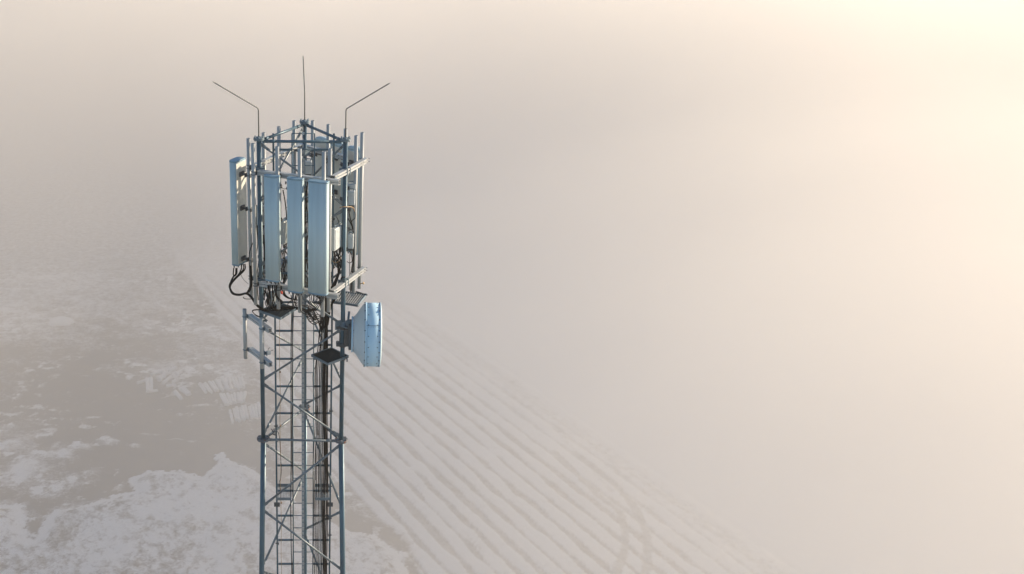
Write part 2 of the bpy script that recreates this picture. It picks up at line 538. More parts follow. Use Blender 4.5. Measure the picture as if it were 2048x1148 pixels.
class MB:
    """collects shapes in world space; build() links them as ONE mesh object"""

    def __init__(self):
        self.bm = bmesh.new()

    def ring(self, c, u, v, r, n, rv=None):
        rv = r if rv is None else rv
        return [self.bm.verts.new(c + u * (r * math.cos(2 * math.pi * i / n)) + v * (rv * math.sin(2 * math.pi * i / n))) for i in range(n)]

    def bridge(self, a, b):
        n = len(a)
        for i in range(n):
            f = self.bm.faces.new((a[i], a[(i + 1) % n], b[(i + 1) % n], b[i]))
            f.smooth = True

    def cap(self, a, flip=False):
        f = self.bm.faces.new(a[::-1] if flip else a)
        f.smooth = False

    def tube(self, p0, p1, r, n=12, r1=None, caps=True, bevel=0.0):
        p0, p1 = Vector(p0), Vector(p1)
        d = (p1 - p0).normalized()
        u = d.orthogonal().normalized()
        v = d.cross(u)
        r1 = r if r1 is None else r1
        a, b = self.ring(p0, u, v, r, n), self.ring(p1, u, v, r1, n)
        self.bridge(a, b)
        if caps:
            self.cap(a, True)
            self.cap(b)
        return self

    def path(self, pts, r, n=8, r1=None, caps=True):
        pts = [Vector(p) for p in pts]
        r1 = r if r1 is None else r1
        d = (pts[1] - pts[0]).normalized()
        u = d.orthogonal().normalized()
        prev = None
        N = len(pts)
        for i, p in enumerate(pts):
            if i == 0:
                t = pts[1] - pts[0]
            elif i == N - 1:
                t = pts[-1] - pts[-2]
            else:
                t = (pts[i + 1] - p).normalized() + (p - pts[i - 1]).normalized()
            t = t.normalized() if t.length > 1e-9 else d
            u = (u - t * u.dot(t)).normalized()
            v = t.cross(u)
            rr = r + (r1 - r) * i / (N - 1)
            ring = self.ring(p, u, v, rr, n)
            if prev:
                self.bridge(prev, ring)
            elif caps:
                self.cap(ring, True)
            prev = ring
        if caps:
            self.cap(prev)
        return self

    def lathe(self, c, axis, prof, n=32, u=None):
        """prof: (distance along axis, radius); closed with caps where radius > 0"""
        c, axis = Vector(c), Vector(axis).normalized()
        u = axis.orthogonal().normalized() if u is None else Vector(u)
        v = axis.cross(u)
        prev = None
        for i, (t, r) in enumerate(prof):
            ring = self.ring(c + axis * t, u, v, max(r, 1e-4), n)
            if prev:
                self.bridge(prev, ring)
            else:
                self.cap(ring, True)
            prev = ring
        self.cap(prev)
        return self

    def box(self, c, size, ax=None, bevel=0.0):
        c = Vector(c)
        ax = ax or (Vector((1, 0, 0)), Vector((0, 1, 0)), Vector((0, 0, 1)))
        h = [s / 2 for s in size]
        vs = {}
        for i in (-1, 1):
            for j in (-1, 1):
                for k in (-1, 1):
                    vs[i, j, k] = self.bm.verts.new(c + ax[0] * (i * h[0]) + ax[1] * (j * h[1]) + ax[2] * (k * h[2]))
        fs = []
        for q in (((-1, -1, -1), (-1, 1, -1), (1, 1, -1), (1, -1, -1)), ((-1, -1, 1), (1, -1, 1), (1, 1, 1), (-1, 1, 1)),
                  ((-1, -1, -1), (1, -1, -1), (1, -1, 1), (-1, -1, 1)), ((1, 1, -1), (-1, 1, -1), (-1, 1, 1), (1, 1, 1)),
                  ((-1, 1, -1), (-1, -1, -1), (-1, -1, 1), (-1, 1, 1)), ((1, -1, -1), (1, 1, -1), (1, 1, 1), (1, -1, 1))):
            fs.append(self.bm.faces.new([vs[k] for k in q]))
        if bevel:
            es = {e for f in fs for e in f.edges}
            bmesh.ops.bevel(self.bm, geom=list(es), offset=bevel, segments=2, affect='EDGES', profile=.5)
        return self

    def bar(self, p0, p1, w, h, up=(0, 0, 1), bevel=0.0):
        """rectangular bar from p0 to p1, h along up"""
        p0, p1 = Vector(p0), Vector(p1)
        d = (p1 - p0).normalized()
        up = Vector(up)
        if abs(d.dot(up)) > .98:
            up = Vector((0, 1, 0))
        s = d.cross(up).normalized()
        u = s.cross(d)
        return self.box((p0 + p1) / 2, ((p1 - p0).length, w, h), (d, s, u), bevel)

    def prism(self, prof, p0, p1, side, up, t=None):
        """profile (side, up) extruded from p0 to p1; hollow with wall t (radial towards the centroid) if given"""
        p0, p1, side, up = Vector(p0), Vector(p1), Vector(side), Vector(up)
        rings = [[self.bm.verts.new(p + side * a + up * b) for a, b in prof] for p in (p0, p1)]
        n = len(prof)

        def skin(A, B, flip=False):
            for i in range(n):
                q = (A[i], A[(i + 1) % n], B[(i + 1) % n], B[i])
                self.bm.faces.new(q[::-1] if flip else q)
        skin(*rings)
        if t is None:
            self.cap(rings[0], True)
            self.cap(rings[1])
        else:
            inner = []
            for p in (p0, p1):
                row = []
                for a, b in prof:
                    L = math.hypot(a, b)
                    k = max(.2, 1 - t * 1.3 / max(L, 1e-6))
                    row.append(self.bm.verts.new(p + side * a * k + up * b * k))
                inner.append(row)
            skin(inner[0], inner[1], True)
            skin(inner[0], rings[0])
            skin(rings[1], inner[1])
        return self

    def build(self, name, mats, parent=None, origin=None):
        bmesh.ops.recalc_face_normals(self.bm, faces=self.bm.faces)
        if not isinstance(mats, (list, tuple)):
            mats = [mats]
        off = Vector((0, 0, 0))
        if parent is not None:
            q = parent
            while q is not None:
                off += q.location
                q = q.parent
        loc = Vector((0, 0, 0))
        if origin is not None:
            loc = Vector(origin) - off
        elif parent is None:
            xs = [v.co for v in self.bm.verts]
            loc = Vector((sum(v.x for v in xs) / len(xs), sum(v.y for v in xs) / len(xs), min(v.z for v in xs)))
        for v in self.bm.verts:
            v.co -= off + loc
        me = bpy.data.meshes.new(name)
        self.bm.to_mesh(me)
        self.bm.free()
        o = link(name, me, parent, mats)
        o.location = loc
        return o


def vz(x, y, z):
    return Vector((x, y, z))


def cr(pts, n=8):
    """smooth curve through 3-D points"""
    return [Vector(p) for p in smooth_poly(np.array([tuple(p) for p in pts], float), n)]


UP = Vector((0, 0, 1))
# ------------------------------------------------------------------ lattice mast
YAW = -2.0
Z1 = ZT - 5.91                               # lower flange of the top section


def width(z):
    return 1.5 if z >= Z1 else 1.5 + (Z1 - z) * .0467


def leg_xy(k, z):
    """k: 0 front left, 1 front right, 2 rear"""
    a = R((210, 330, 90)[k] + YAW)
    r = width(z) / math.sqrt(3)
    return Vector((r * math.cos(a), r * math.sin(a), z))


mast = empty('lattice_mast', (0, 0, 0), 'tall three-legged galvanised lattice mast rising out of the fog', 'mast')
levels = [ZT, Z1]
while levels[-1] > 1.0:
    levels.append(max(0.0, levels[-1] - 6.02))


def nrm(a, b):
    return (b - a).normalized()


def flange(p, top=False, r=.098):
    f = MB()
    for dz in ((-.020, .0) if not top else (-.022, .0)):
        f.lathe(p + UP * (dz - (.0 if dz else -.002)), UP, [(0, r), (.004, r + .003), (.015, r + .003), (.019, r)], 20)
    n = 6
    for i in range(n):
        a = 2 * math.pi * (i + .5) / n
        q = p + Vector((math.cos(a), math.sin(a), 0)) * (r * .80)
        f.lathe(q + UP * .0195, UP, [(0, .016), (.017, .016), (.018, .009), (.030, .009)], 6)
        f.lathe(q - UP * .040, UP, [(0, .009), (.006, .016), (.019, .016)], 6)
    if top:
        f.lathe(p + UP * .019, UP, [(0, .048), (.012, .048), (.016, .03)], 16)
    return f


for k in range(3):
    for i, (za, zb) in enumerate(zip(levels[:-1], levels[1:])):
        r_ = .042 if i == 0 else .053 + .004 * (i - 1)
        MB().tube(leg_xy(k, zb) + UP * (.0 if zb == 0 else .02), leg_xy(k, za) - UP * .02, r_, 20).build('leg', M['leg'], mast)
    for i, z in enumerate(levels[:-1]):
        flange(leg_xy(k, z), i == 0, .092 if i == 0 else .118 + .004 * i).build('flange', M['flange'] if i else M['galv'], mast)
    foot = leg_xy(k, 0)
    MB().box(foot + UP * .12, (.7, .7, .5), None, .03).build('footing', M['radio'], mast)


def brace(a, b, ra, rb, r=.0205, gus=True, end=.10):
    """tube with flattened, bolted ends between two legs; ra, rb: leg radii"""
    d = nrm(a, b)
    p, q = a + d * (ra * .9), b - d * (rb * .9)
    side = d.cross(UP).normalized()
    n = side.cross(d)
    m = MB()
    L = (q - p).length
    p1, q1 = p + d * (end + .05), q - d * (end + .05)
    m.tube(p1, q1, r, 12)
    for s, e, sg in ((p, p1, 1), (q, q1, -1)):
        m.prism([(-.004, -.012), (.004, -.012), (.004, .012), (-.004, .012)], s, s + d * sg * .06, side, n) if False else None
        # gusset plate on the leg, flattened tube end and its bolt
        m.bar(s - d * sg * .015, s + d * sg * .085, .010, .062, n, .003)
        m.bar(s + d * sg * .05 + side * .009, e + d * sg * .02 + side * .004, .013, .050, n, .004)
        m.lathe(s + d * sg * .07 - side * .020, side, [(0, .011), (.010, .011), (.011, .007), (.030, .007), (.031, .012), (.042, .012)], 6)
        # sleeve where the tube begins
        m.tube(e - d * sg * .01, e + d * sg * .09, r * 1.16, 12)
    return m


def leg_r(z):
    if z > Z1:
        return .042
    return .053 + .004 * int((Z1 - z) / 6.02)


FACES = ((0, 1), (1, 2), (2, 0))             # front, right, left: the zigzag starts at the first leg
for i, (za, zb) in enumerate(zip(levels[:-1], levels[1:])):
    n = 5 if i == 0 else 4
    top, bot = (za - .07, zb + .07) if i == 0 else (za - .09, zb + .09)
    for f, (a, b) in enumerate(FACES):
        first = (a, b) if i % 2 == 0 else (b, a)
        for j in range(n):
            z0 = top + (bot - top) * j / n
            z1 = top + (bot - top) * (j + 1) / n
            A = leg_xy(first[j % 2], z0 - (.035 if j else .0))
            B = leg_xy(first[(j + 1) % 2], z1 + (.035 if j < n - 1 else .0))
            brace(A, B, leg_r(z0), leg_r(z1), .0200 if i == 0 else .0225).build('brace', M['brace'], mast)
        # horizontal at the flange, slightly below it
        A, B = leg_xy(a, za - .045 if i == 0 else za - .02), leg_xy(b, za - .045 if i == 0 else za - .02)
        h = brace(A, B, leg_r(za) + .05, leg_r(za) + .05, .0255 if i == 0 else .022, end=.06)
        h.build('horizontal', M['brace'] if i else M['leg'], mast)

# ------------------------------------------------------------------ climbing ladder with its fall-arrest rail
LY = -.03
RUNG = .2925
lad = empty('access_ladder', (0, LY, 0), 'narrow climbing ladder with slotted safety rail up the middle of the mast', 'ladder')
for x in (-.195, .205):
    MB().tube((x, LY, .1), (x, LY, ZT + .0), .0115, 8).build('stile', M['leg'], lad)
rz = [ZT - .0 - RUNG * i for i in range(0, 142)]
for i, z in enumerate(rz[:62]):
    MB().tube((-.195, LY, z), (.205, LY, z), .0085, 8).build('rung', M['leg'], lad)
m = MB()
for z in rz[62:]:
    m.tube((-.195, LY, z), (.205, LY, z), .0085, 6)
o = m.build('rung', M['leg'], lad)
o['kind'] = 'stuff'
rail = MB()
for x in (-.0175, .0175):
    rail.box((x, LY - .022, ZT / 2 - .2), (.019, .012, ZT - .5))
zz = ZT - .12
while zz > 26:
    rail.box((0, LY - .022, zz), (.018, .012, .058))
    zz -= .105
rail.box((0, LY - .022, 13), (.018, .012, 26))
for z in rz[:62:2]:
    rail.box((0, LY - .006, z + .0), (.045, .022, .05), None, .004)
rail.build('fall_arrest_rail', M['pipe'], lad)

# ------------------------------------------------------------------ cable tray: two uprights and the brackets between them and the ladder
tray = empty('cable_tray', (0, LY, 0), 'open cable tray of two square uprights and thick cross bars beside the ladder', 'cable tray')
UX = (-.525, .545)
for x in UX:
    MB().bar((x * 1.02, LY, .1), (x, LY, ZT + .0), .034, .034, (0, 1, 0), .003).build('upright', M['leg'], tray)
for i, z in enumerate(rz[:110]):
    if i < 9 and i != 1 or i % 2 == 0 and i != 14 or i > 61:
        continue
    MB().bar((UX[0] + .018, LY, z), (-.205, LY, z), .030, .036, UP, .003).build('cross_bar', M['leg'], tray)
    MB().bar((.216, LY, z), (UX[1] - .018, LY, z), .030, .036, UP, .003).build('cross_bar', M['leg'], tray)
# clamps where the uprights cross the braces, and the square splice plates
for x, z in ((-.525, ZT - 5.55), (-.525, ZT - 5.83), (-.525, ZT - 8.55), (.545, ZT - 7.2), (.545, ZT - 7.95), (-.525, ZT - 6.15), (.545, ZT - 8.35), (.545, ZT - 5.5)):
    c = MB()
    c.box((x, LY - .02, z), (.075, .012, .026), None, .002)
    c.box((x + .028 * (1 if x < 0 else -1), LY - .045, z + .005), (.014, .05, .020), None, .002)
    c.tube((x + .03 * (1 if x < 0 else -1), LY - .09, z + .01), (x + .03 * (1 if x < 0 else -1), LY + .05, z + .01), .006, 6)
    c.build('clamp', M['dark'], tray)
for x in UX:
    c = MB()
    c.box((x, LY - .024, ZT - 7.62), (.118, .010, .098), None, .002)
    for sx in (-.04, .04):
        for sz in (-.03, .03):
            c.lathe((x + sx, LY - .030, ZT - 7.62 + sz), (0, -1, 0), [(0, .011), (.008, .011)], 6)
    c.build('splice_plate', M['dark'], tray)
w = MB()
pts = [(-.445 + .006 * math.sin(i * 1.9), LY - .030, ZT - 3.2 - i * .45) for i in range(0, 30)]
w.path(cr(pts, 3), .0045, 6)
for z in (rz[16], rz[20], rz[26], rz[16] + .0):
    w.box((-.44, LY - .03, z + .03), (.03, .035, .03), None, .004)
w.build('earth_wire', M['cable_tan'], tray)
w = MB()
w.path(cr([(-.48, LY - .06, ZT - 5.95), (-.455, LY - .05, ZT - 6.15), (-.44, LY - .04, ZT - 6.6), (-.425, LY - .04, ZT - 6.75), (-.445, LY - .04, ZT - 7.0),
           (-.475, LY - .03, ZT - 7.1), (-.46, LY - .03, ZT - 7.25), (-.455, LY - .03, ZT - 7.32)], 6), .005, 6)
w.build('loose_wire', M['cable'], tray)
# a tangle of clips at the left end of the collar
w = MB()
for i in range(9):
    a = Vector((-.60 + rng.uniform(-.05, .09), -.30 + rng.uniform(-.1, .06), Z1 + rng.uniform(.02, .16)))
    w.path(cr([a, a + Vector(rng.uniform(-.05, .05, 3)), a + Vector(rng.uniform(-.07, .07, 3))], 5), .006, 6)
w.build('cable_clip', M['dark'], tray)

# folding rest steps of wire mesh on the tray, low on the mast


def rest_step(x0, x1, label):
    t = empty('rest_step', ((x0 + x1) / 2, LY, ZT - 7.33), label, 'rest step', 'folding mesh rest steps')
    z = ZT - 7.31
    y0, y1 = LY - .26, LY + .20
    fr = MB()
    fr.bar((x0, y0, z - .03), (x1, y0, z - .03), .012, .055, UP)
    fr.bar((x0, y1, z - .0), (x1, y1, z - .0), .012, .07, UP)
    for x in (x0, x1):
        fr.bar((x, y0, z - .015), (x, y1, z), .010, .03, UP)
    fr.build('frame', M['galv'], t)
    ms = MB()
    for i in range(1, 9):
        x = x0 + (x1 - x0) * i / 9
        ms.tube((x, y0, z - .014), (x, y1, z), .0035, 5)
    for i in range(1, 13):
        y = y0 + (y1 - y0) * i / 13
        ms.tube((x0, y, z - .014 + .014 * i / 13), (x1, y, z - .014 + .014 * i / 13), .0035, 5)
    ms.build('wire_mesh', M['galv'], t)


rest_step(-.515, -.235, 'folded-down wire-mesh rest step left of the ladder low on the mast')
rest_step(.245, .53, 'wire-mesh rest step right of the ladder, behind the black feeder cables')

# ------------------------------------------------------------------ lightning rods
for k, lab in ((0, 'thin dark lightning rod bent outwards to the left above the mast head'),
               (1, 'thin dark lightning rod bent outwards to the right above the mast head'),
               (2, 'thin dark lightning rod standing straight and tallest above the rear leg')):
    b = leg_xy(k, ZT + .018)
    d = Vector((b.x if k < 2 else -.03, b.y, 0)).normalized()
    bend = b + UP * .51
    tip = bend + d * .84 + UP * .54
    e = nrm(bend, tip)
    pts = [b, b + UP * .25, bend - UP * .035, bend - UP * .012 + d * .004, bend + e * .014, bend + e * .04]
    pts += [bend + e * ((tip - bend).length * t) for t in (.4, .8, .95)]
    m = MB()
    m.path(pts, .0105, 8, .0095)
    m.path([bend + e * ((tip - bend).length * .95), tip], .0095, 8, .0015)
    o = tag(m.build('lightning_rod', M['rod'], None, b), lab, 'lightning rod', 'lightning rods on the mast head')
# ------------------------------------------------------------------ antenna frames round the mast head
ZP = ZT - .05                                # tops of the mounting pipes
PR = .0345                                   # pipe radius
CH = [(-.040, -.044), (.040, -.044), (.040, -.010), (.018, -.007), (.018, .007), (.040, .010), (.040, .044), (-.040, .044), (-.040, .010), (-.018, .007), (-.018, -.007), (-.040, -.010)]


def ubolt(m, c, n, s, r=PR, reach=.09, z=0.0):
    """strap round a pipe at c, legs running along -n (towards the rail)"""
    c = Vector(c) + UP * z
    pts = [c - n * reach + s * (r + .008)]
    for i in range(9):
        a = math.pi * i / 8
        pts.append(c + s * ((r + .006) * math.cos(a)) + n * ((r + .006) * math.sin(a)))
    pts.append(c - n * reach - s * (r + .008))
    m.path(pts, .006, 6)


def frame(pipes, n, ext, rails_z, side, label, rail_off=.078, bolts=True, pipe_len=3.0):
    """pipes: plan positions; n: outward normal; rails run behind (side=1) or outside (side=-1) the pipes"""
    n = Vector((n[0], n[1], 0)).normalized()
    s = Vector((-n.y, n.x, 0))
    P = [Vector((x, y, 0)) for x, y in pipes]
    c = sum(P, Vector()) / len(P)
    t = empty('antenna_frame', (c.x, c.y, ZP - pipe_len), label, 'antenna frame', 'antenna frames round the mast head')
    tv = [(p - c).dot(s) for p in P]
    off = [(p - c).dot(n) for p in P]
    base = c + n * (-side * rail_off)
    for z in rails_z:
        a, b = base + s * (min(tv) - ext[0]) + UP * z, base + s * (max(tv) + ext[1]) + UP * z
        MB().prism(CH, a, b, n, UP, .007).build('rail', M['rail'], t)
    for p, u, o in zip(P, tv, off):
        q = c + s * u + n * (o * .25)
        m = MB()
        top = q + UP * ZP
        # hollow pipe: open top, closed bottom
        U, V = Vector((1, 0, 0)), Vector((0, 1, 0))
        A = m.ring(q + UP * (ZP - pipe_len), U, V, PR, 18)
        B = m.ring(top, U, V, PR, 18)
        Cc = m.ring(top, U, V, PR - .005, 18)
        D = m.ring(top - UP * .25, U, V, PR - .005, 18)
        m.cap(A, True)
        m.bridge(A, B)
        m.bridge(B, Cc)
        m.bridge(Cc, D)
        m.cap(D)
        m.build('pipe', M['pipe'], t)
        for z in rails_z:
            m = MB()
            for dz in (-.028, .028):
                ubolt(m, q, n * side, s, PR, .14, z + dz)
            m.box(q - n * side * (.042 + .0) + UP * z, (.012, .11, .085), (n, s, UP), .003)
            m.build('clamp', M['dark'], t)
    return t, c, n, s, tv


FA = frame([(-.86, -.54), (-.45, -.76), (-.05, -.89), (.35, -1.09)], (-.414, -.910), (.02, .26), (ZT - .575, ZT - 2.655), 1,
           'front antenna frame whose four grey pipes carry three pale panels')
FB = frame([(.46, -.88), (.94, .03), (1.06, .25)], (.882, -.470), (.03, .02), (ZT - .555, ZT - 2.655), -1,
           'right antenna frame with sunlit double-ridged rails and no panels')
FC = frame([(.18, 1.18), (.47, .88), (.77, .54)], (.735, .68), (.10, .34), (ZT - .565, ZT - 2.66), 1,
           'rear right antenna frame in shade, behind the mast, carrying round-topped panels')
FD = frame([(-.96, -.18), (-.70, .24), (-.44, .70), (-.17, 1.18)], (-.86, .50), (.10, .03), (ZT - .56, ZT - 2.66), 1,
           'rear left antenna frame with sunlit inner rails and the single side panel')

# arms that hold the frames to the legs
for t, leg, spots in ((FA, 0, [(-.70, -.52)]), (FB, 1, [(.80, -.36)]), (FC, 2, [(.20, 1.03)]), (FD, 2, [(-.20, 1.10)]), (FD, 0, [(-.80, -.02)]), (FA, 1, [(.52, -.98)])):
    for z in (ZT - .57, ZT - 2.655):
        for x, y in spots:
            L = leg_xy(leg, z)
            m = MB()
            for dz in (-.05, .05):
                m.lathe(L + UP * (dz - .02), UP, [(0, .047), (.002, .058), (.038, .058), (.040, .047)], 18)
            q = Vector((x, y, z))
            d = nrm(L, q)
            sd_ = d.cross(UP)
            m.bar(L + d * .045, q, .05, .05, UP, .004)
            m.box(L + d * .062, (.022, .15, .13), (d, sd_, UP), .003)
            m.box(L - d * .062, (.022, .15, .13), (d, sd_, UP), .003)
            for ss in (-.06, .06):
                for dz in (-.045, .045):
                    m.tube(L - d * .10 + sd_ * ss + UP * dz, L + d * .10 + sd_ * ss + UP * dz, .007, 6)
            m.build('leg_bracket', M['galv'], t[0])
# diagonal stay between the lower front rail and the right leg, and the small pivot knob on the far right pipe
m = MB()
m.tube(at_y(607, 597, -.62), at_y(641, 622, -.50), .022, 12)
m.bar(at_y(601, 592, -.64), at_y(611, 600, -.61), .012, .05, UP)
m.build('stay', M['brace'], FA[0])
kn = at_y(726, 566, .20)
m = MB()
m.tube(kn - Vector((.06, 0, .02)), kn, .009, 8)
m.lathe(kn, (.8, -.5, .1), [(0, .012), (.004, .026), (.014, .026), (.018, .012)], 14)
m.build('knob', pbr('tan_plastic', (.35, .24, .12), .5), FB[0])
rc = at_y(563, 585, -.60)
MB().box(rc, (.030, .03, .055), (Vector((.9, -.3, .25)).normalized(), Vector((.3, .95, 0)).normalized(), Vector((-.25, 0, 1)).normalized()), .004).build('red_cap', M['red'], FA[0])

# ------------------------------------------------------------------ panel antennas


def panel(q, n, w, d, z0, z1, label, group, dist, round_top=False, shift=0.0, nconn=6, rounded=.45):
    """q: pipe position in plan, n: facing direction; back of the panel stands dist from the pipe"""
    n = Vector((n[0], n[1], 0)).normalized()
    s = Vector((-n.y, n.x, 0))
    q = Vector((q[0], q[1], 0))
    c = q + n * dist + s * shift
    t = empty('panel_antenna', (c.x, c.y, z0), label, 'panel antenna', group)
    # plan outline: flat back, rounded front
    prof = [(-w / 2, 0), (w / 2, 0)]
    K = 12
    fr = d * rounded
    r = min(.045, d - fr)
    prof += [(w / 2 + .004, d * .35)]
    for i in range(K + 1):
        a = math.pi * i / K
        e = .55
        x = math.copysign(abs(math.cos(a)) ** e, math.cos(a))
        y = math.sin(a) ** e if math.sin(a) > 0 else 0
        prof.append((x * (w / 2 + .004), d * .45 + y * d * .55))
    prof += [(-w / 2 - .004, d * .35)]

    def loop(m, z, k=1.0):
        cy = d * .5
        return [m.bm.verts.new(c + s * (a * k) + n * (cy + (b - cy) * k) + UP * z) for a, b in prof]
    m = MB()
    a, b = loop(m, z0 + .028), loop(m, z1 - .028)
    m.bridge(a, b)
    m.cap(a, True)
    m.cap(b)
    m.build('radome', M['radome'], t)
    m = MB()                                   # metal back plate, 4 mm proud
    m.box(c - n * .003 + UP * ((z0 + z1) / 2), (w - .012, .010, z1 - z0 - .10), (s, n, UP))
    m.build('back_plate', M['radome_back'], t)
    m = MB()
    rows = [loop(m, z1 - .030, 1.02), loop(m, z1 - .008, 1.02), loop(m, z1, .97)]
    if round_top:
        rows += [loop(m, z1 + .02, .86), loop(m, z1 + .032, .6), loop(m, z1 + .036, .2)]
    for p, r_ in zip(rows[:-1], rows[1:]):
        m.bridge(p, r_)
    m.cap(rows[0], True)
    m.cap(rows[-1])
    m.build('top_cap', M['radome' if round_top else 'cap'], t)
    m = MB()
    rows = [loop(m, z0, .96), loop(m, z0 + .008, 1.02), loop(m, z0 + .030, 1.02)]
    for p, r_ in zip(rows[:-1], rows[1:]):
        m.bridge(p, r_)
    m.cap(rows[0], True)
    m.cap(rows[-1])
    m.build('bottom_cap', M['cap'], t)
    ends = []
    m = MB()
    for i in range(nconn):
        u = (i - (nconn - 1) / 2) * (w * .8 / max(nconn - 1, 1))
        p = c + s * u + n * (d * (.35 if i % 2 else .65)) + UP * z0
        m.lathe(p, -UP, [(0, .015), (.022, .015), (.024, .011), (.05, .011)], 10)
        ends.append(p - UP * .05)
    m.build('connector', M['dark'], t)
    for z in (z1 - .26, (z0 + z1) / 2 + .1, z0 + .12):
        m = MB()
        m.box(c - n * .018 + UP * z, (.13, .03, .085), (s, n, UP), .004)
        m.bar(c - n * .02 + UP * z - s * shift, q + n * .03 + UP * z, .05, .036, UP, .003)
        m.box(q + n * .048 + UP * z, (.13, .016, .075), (s, n, UP), .003)
        m.box(q - n * .048 + UP * z, (.13, .016, .075), (s, n, UP), .003)
        for ss in (-.052, .052):
            m.tube(q - n * .085 + s * ss + UP * z, q + n * .085 + s * ss + UP * z, .006, 6)
        m.build('bracket', M['dark'], t)
    return t, ends


GP = 'pale panel antennas on the mast head'
nA = (-.414, -.910)
PA1, E1 = panel((-.445, -.755), nA, .262, .115, ZT - 2.43, ZT - .50, 'shortest pale panel antenna, leftmost of the three on the front frame', GP, .155)
PA2, E2 = panel((-.045, -.915), nA, .280, .115, ZT - 2.575, ZT - .50, 'pale panel antenna in the middle of the front frame', GP, .155)
PA3, E3 = panel((.345, -1.085), nA, .345, .125, ZT - 2.545, ZT - .50, 'widest pale panel antenna at the right end of the front frame', GP, .150, nconn=8)
PL, EL = panel((-.955, -.165), (-.86, .50), .32, .165, ZT - 2.44, ZT - .46, 'pale panel antenna hanging out to the left with sunlit back', GP, .175, nconn=5)
nC = (.735, .68)
PC1, EC1 = panel((.19, 1.17), nC, .31, .13, ZT - 2.5, ZT - .44, 'round-topped panel seen from behind, deepest inside the mast head', GP, .20, True)
PC2, EC2 = panel((.47, .88), nC, .31, .13, ZT - 2.5, ZT - .46, 'round-topped panel turned away behind the right front leg', GP, .20, True)
PC3, EC3 = panel((.77, .55), nC, .31, .13, ZT - 2.5, ZT - .46, 'panel with its sunlit back towards the mast, beside the two far right pipes', GP, .20, True)

# ------------------------------------------------------------------ radio units


def radio(c, n, w, h, d, label, fins=True, lit=False):
    n = Vector((n[0], n[1], 0)).normalized()
    s = Vector((-n.y, n.x, 0))
    c = Vector(c)
    t = empty('radio_unit', (c.x, c.y, c.z - h / 2), label, 'radio unit', 'radio units inside the mast head')
    MB().box(c, (w, d, h), (s, n, UP), .012).build('housing', M['radio'], t)
    if fins:
        m = MB()
        k = max(5, int(w / .028))
        for i in range(k):
            u = (i - (k - 1) / 2) * (w * .9 / (k - 1))
            m.box(c + s * u + n * (d / 2 + .012), (.006, .026, h * .9), (s, n, UP))
        m.build('cooling_fin', M['radio'], t)
    else:
        m = MB()
        m.box(c + n * (d / 2 + .003), (w * .86, .008, h * .90), (s, n, UP), .003)
        for sx in (-.25, .12):
            for z in (-.3, .05, .33):
                m.lathe(c + n * (d / 2 + .006) + s * (w * sx) + UP * (h * z), n, [(0, .007), (.006, .007)], 8)
        m.build('cover', M['radio'], t)
    m = MB()
    m.bar(c + s * (w * .3) + UP * (h / 2 + .035), c - s * (w * .3) + UP * (h / 2 + .035), .02, .016, UP, .003)
    for sx in (-.3, .3):
        m.box(c + s * (w * sx) + UP * (h / 2 + .018), (.014, .018, .036), (s, n, UP))
    m.build('handle', M['galv'], t)
    m = MB()
    for i in range(5):
        m.lathe(c + s * (w * .8 * (i - 2) / 5) - UP * (h / 2), -UP, [(0, .013), (.03, .013), (.032, .009), (.055, .009)], 8)
    m.build('connector', M['dark'], t)
    m = MB()
    for z in (-.28, .28):
        m.box(c - n * (d / 2 + .03) + UP * (h * z), (w * .5, .06, .05), (s, n, UP), .004)
    m.build('bracket', M['galv'], t)
    return t


cB = at_y(674.5, 474, -.50)
radio(cB, (.88, -.47), .39, .41, .09, 'flat sunlit radio unit between the widest front panel and right front leg', False)
c4 = at_y(703, 395, -.20)
radio(c4, (-.1, -1), .125, .26, .12, 'slim blue-grey radio unit right of the right front leg, upper of two', False)
c5 = at_y(701.5, 482, -.22)
radio(c5, (-.1, -1), .10, .26, .12, 'slim blue-grey radio unit right of the right front leg, lower of two', False)
c6 = at_y(617, 334, .45)
radio(c6, (-.05, -1), .12, .24, .13, 'small shaded radio unit by the rear leg behind the middle front pipe', False)
c7 = at_y(569.5, 463, .10)
radio(c7, (.88, -.47), .20, .44, .08, 'thin upright radio unit seen in the gap between the left two front panels', True)
c8 = at_y(544, 597, -.15)
radio(c8, (.88, -.47), .20, .22, .10, 'small sunlit radio unit below the shortest front panel among black loops', False)
c9 = at_y(703, 372, .05)
radio(c9, (-.1, -1), .16, .10, .14, 'squat connector box above the slim upper radio unit by the right leg', False)

cA = at_y(522, 430, -.30)
radio(cA, (.3, -1), .16, .36, .12, 'shaded radio unit on the left front leg behind the shortest panel', True)
cC = at_y(613, 420, .35)
radio(cC, (.88, -.47), .22, .40, .12, 'dim radio unit deep behind the gap between the two right front panels', True)
cD = at_y(566, 540, .30)
radio(cD, (.5, -1), .20, .30, .10, 'low radio unit inside the mast behind the shortest front panel', False)

# ------------------------------------------------------------------ drum dish on the right front leg
dc = Vector((1.305, -.455, ZT - 3.69))
ax = Vector((math.cos(R(-2.5)), math.sin(R(-2.5)), 0))
dish = empty('dish_antenna', (dc.x, dc.y, dc.z - .6), 'big white drum dish antenna facing right from the right front leg', 'dish antenna')
X = lambda x: (1.17 + (x - 1.18) * .89 if x > 1.18 else x - .010) - dc.x
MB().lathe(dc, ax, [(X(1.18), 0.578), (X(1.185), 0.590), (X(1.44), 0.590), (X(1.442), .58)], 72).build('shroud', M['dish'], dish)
MB().lathe(dc, ax, [(X(.945), .33), (X(.975), .352), (X(1.02), .415), (X(1.075), .50), (X(1.125), .565), (X(1.155), 0.580)], 72).build('reflector', M['dish_back'], dish)
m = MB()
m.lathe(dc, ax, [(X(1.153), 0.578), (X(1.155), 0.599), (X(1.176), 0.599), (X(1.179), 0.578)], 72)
m.build('rear_ring', M['dish'], dish)
